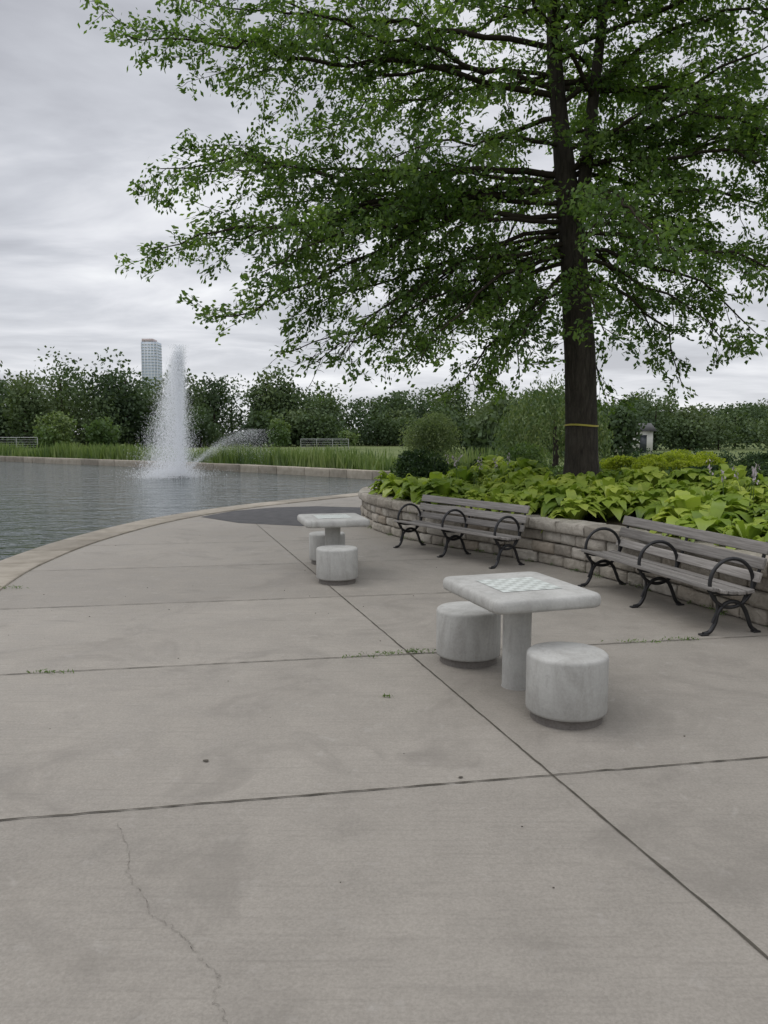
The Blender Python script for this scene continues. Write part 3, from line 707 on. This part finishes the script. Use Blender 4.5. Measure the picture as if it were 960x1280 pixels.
V,F=box(-1.0,-.3,-.03,-.01,.9,1.6);mesh_np("window",V,F,M_win,parent=hb);V,F=box(.35,1.0,-.03,-.01,.02,1.75);mesh_np("door",V,F,M_win,parent=hb)
M_fence=simple("fence_metal",(.35,.36,.36),(.45,.46,.46),1,.6,metal=.3)
def fence(x0,y0,x1,y1,h):
    g=Geo();n=int(math.hypot(x1-x0,y1-y0)/2.5)+1
    for i in range(n+1):
        t=i/n;x=x0+(x1-x0)*t;y=y0+(y1-y0)*t;V,F=tube([(x,y,0),(x,y,h/2),(x,y,h)],.035,6);g.add(V,F)
    for z in np.linspace(.1,h,7): V,F=tube([(x0,y0,z),((x0+x1)/2,(y0+y1)/2,z),(x1,y1,z)],.03 if z>h-.1 else .013,5);g.add(V,F)
    g.obj("chain_link_fence",M_fence)
fence(-48,78,-35.5,79,1.5);fence(-9.5,88,-4,87,1.3)
# ------------------------------------------------------------------ sky, sun, camera
W=bpy.data.worlds.new("World");S.world=W;W.use_nodes=True;nt=W.node_tree
for n_ in list(nt.nodes): nt.nodes.remove(n_)
out=N(nt,"ShaderNodeOutputWorld");sky=N(nt,"ShaderNodeTexSky",sky_type='NISHITA');sky.sun_disc=False
EL,AZ=math.radians(58),math.radians(-60)
sky.sun_elevation=EL;sky.sun_rotation=AZ
b1=N(nt,"ShaderNodeBackground");b1.inputs[1].default_value=.08;nt.links.new(sky.outputs[0],b1.inputs[0])
g_=N(nt,"ShaderNodeTexCoord").outputs["Generated"];s_=N(nt,"ShaderNodeSeparateXYZ");nt.links.new(g_,s_.inputs[0])
zz=mth(nt,'ADD',mth(nt,'MAXIMUM',s_.outputs[2],0.0),.10)
cb=N(nt,"ShaderNodeCombineXYZ");nt.links.new(mth(nt,'DIVIDE',s_.outputs[0],zz),cb.inputs[0]);nt.links.new(mth(nt,'DIVIDE',s_.outputs[1],zz),cb.inputs[1])
n1=noi(nt,mapping(nt,cb.outputs[0],(.8,1.1,1),(0,0,.25)),1.0,6,.54,.35);n2=noi(nt,mapping(nt,cb.outputs[0],(.25,.4,1)),.8,3,.5)
f=mth(nt,'ADD',mth(nt,'MULTIPLY',n1,.7),mth(nt,'MULTIPLY',n2,.3))
cc=ramp(nt,f,[(.38,(.43,.44,.48)),(.47,(.58,.595,.64)),(.54,(.74,.75,.79)),(.62,(.92,.93,.95))])
hz=ramp(nt,s_.outputs[2],[(0.0,(1,1,1)),(.20,(0,0,0))])
cc=mixc(nt,mth(nt,'MULTIPLY',hz,.4),cc,(.88,.89,.92))
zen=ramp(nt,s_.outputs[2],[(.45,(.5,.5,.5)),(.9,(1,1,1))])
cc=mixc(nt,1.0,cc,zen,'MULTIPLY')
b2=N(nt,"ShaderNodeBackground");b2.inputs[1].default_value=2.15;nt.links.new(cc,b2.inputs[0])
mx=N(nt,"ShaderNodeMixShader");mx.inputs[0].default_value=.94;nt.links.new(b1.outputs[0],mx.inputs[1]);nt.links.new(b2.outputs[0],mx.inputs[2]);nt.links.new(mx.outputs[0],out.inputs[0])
sun=bpy.data.lights.new("sun",'SUN');sun.energy=.9;sun.angle=math.radians(35);sun.color=(1,.97,.92)
so=link(bpy.data.objects.new("sun",sun))
d=Vector((math.sin(AZ)*math.cos(EL),math.cos(AZ)*math.cos(EL),math.sin(EL)));so.rotation_euler=d.to_track_quat('Z','Y').to_euler()
cam=bpy.data.cameras.new("camera");cam.sensor_fit='VERTICAL';cam.sensor_height=36;cam.lens=27;cam.clip_end=8000;cam.clip_start=.05
co=link(bpy.data.objects.new("camera",cam));co.location=(0,0,1.65);co.rotation_euler=(math.radians(90-5.65),0,0);S.camera=co
S.view_settings.view_transform='Standard';S.view_settings.look='None';S.view_settings.exposure=0
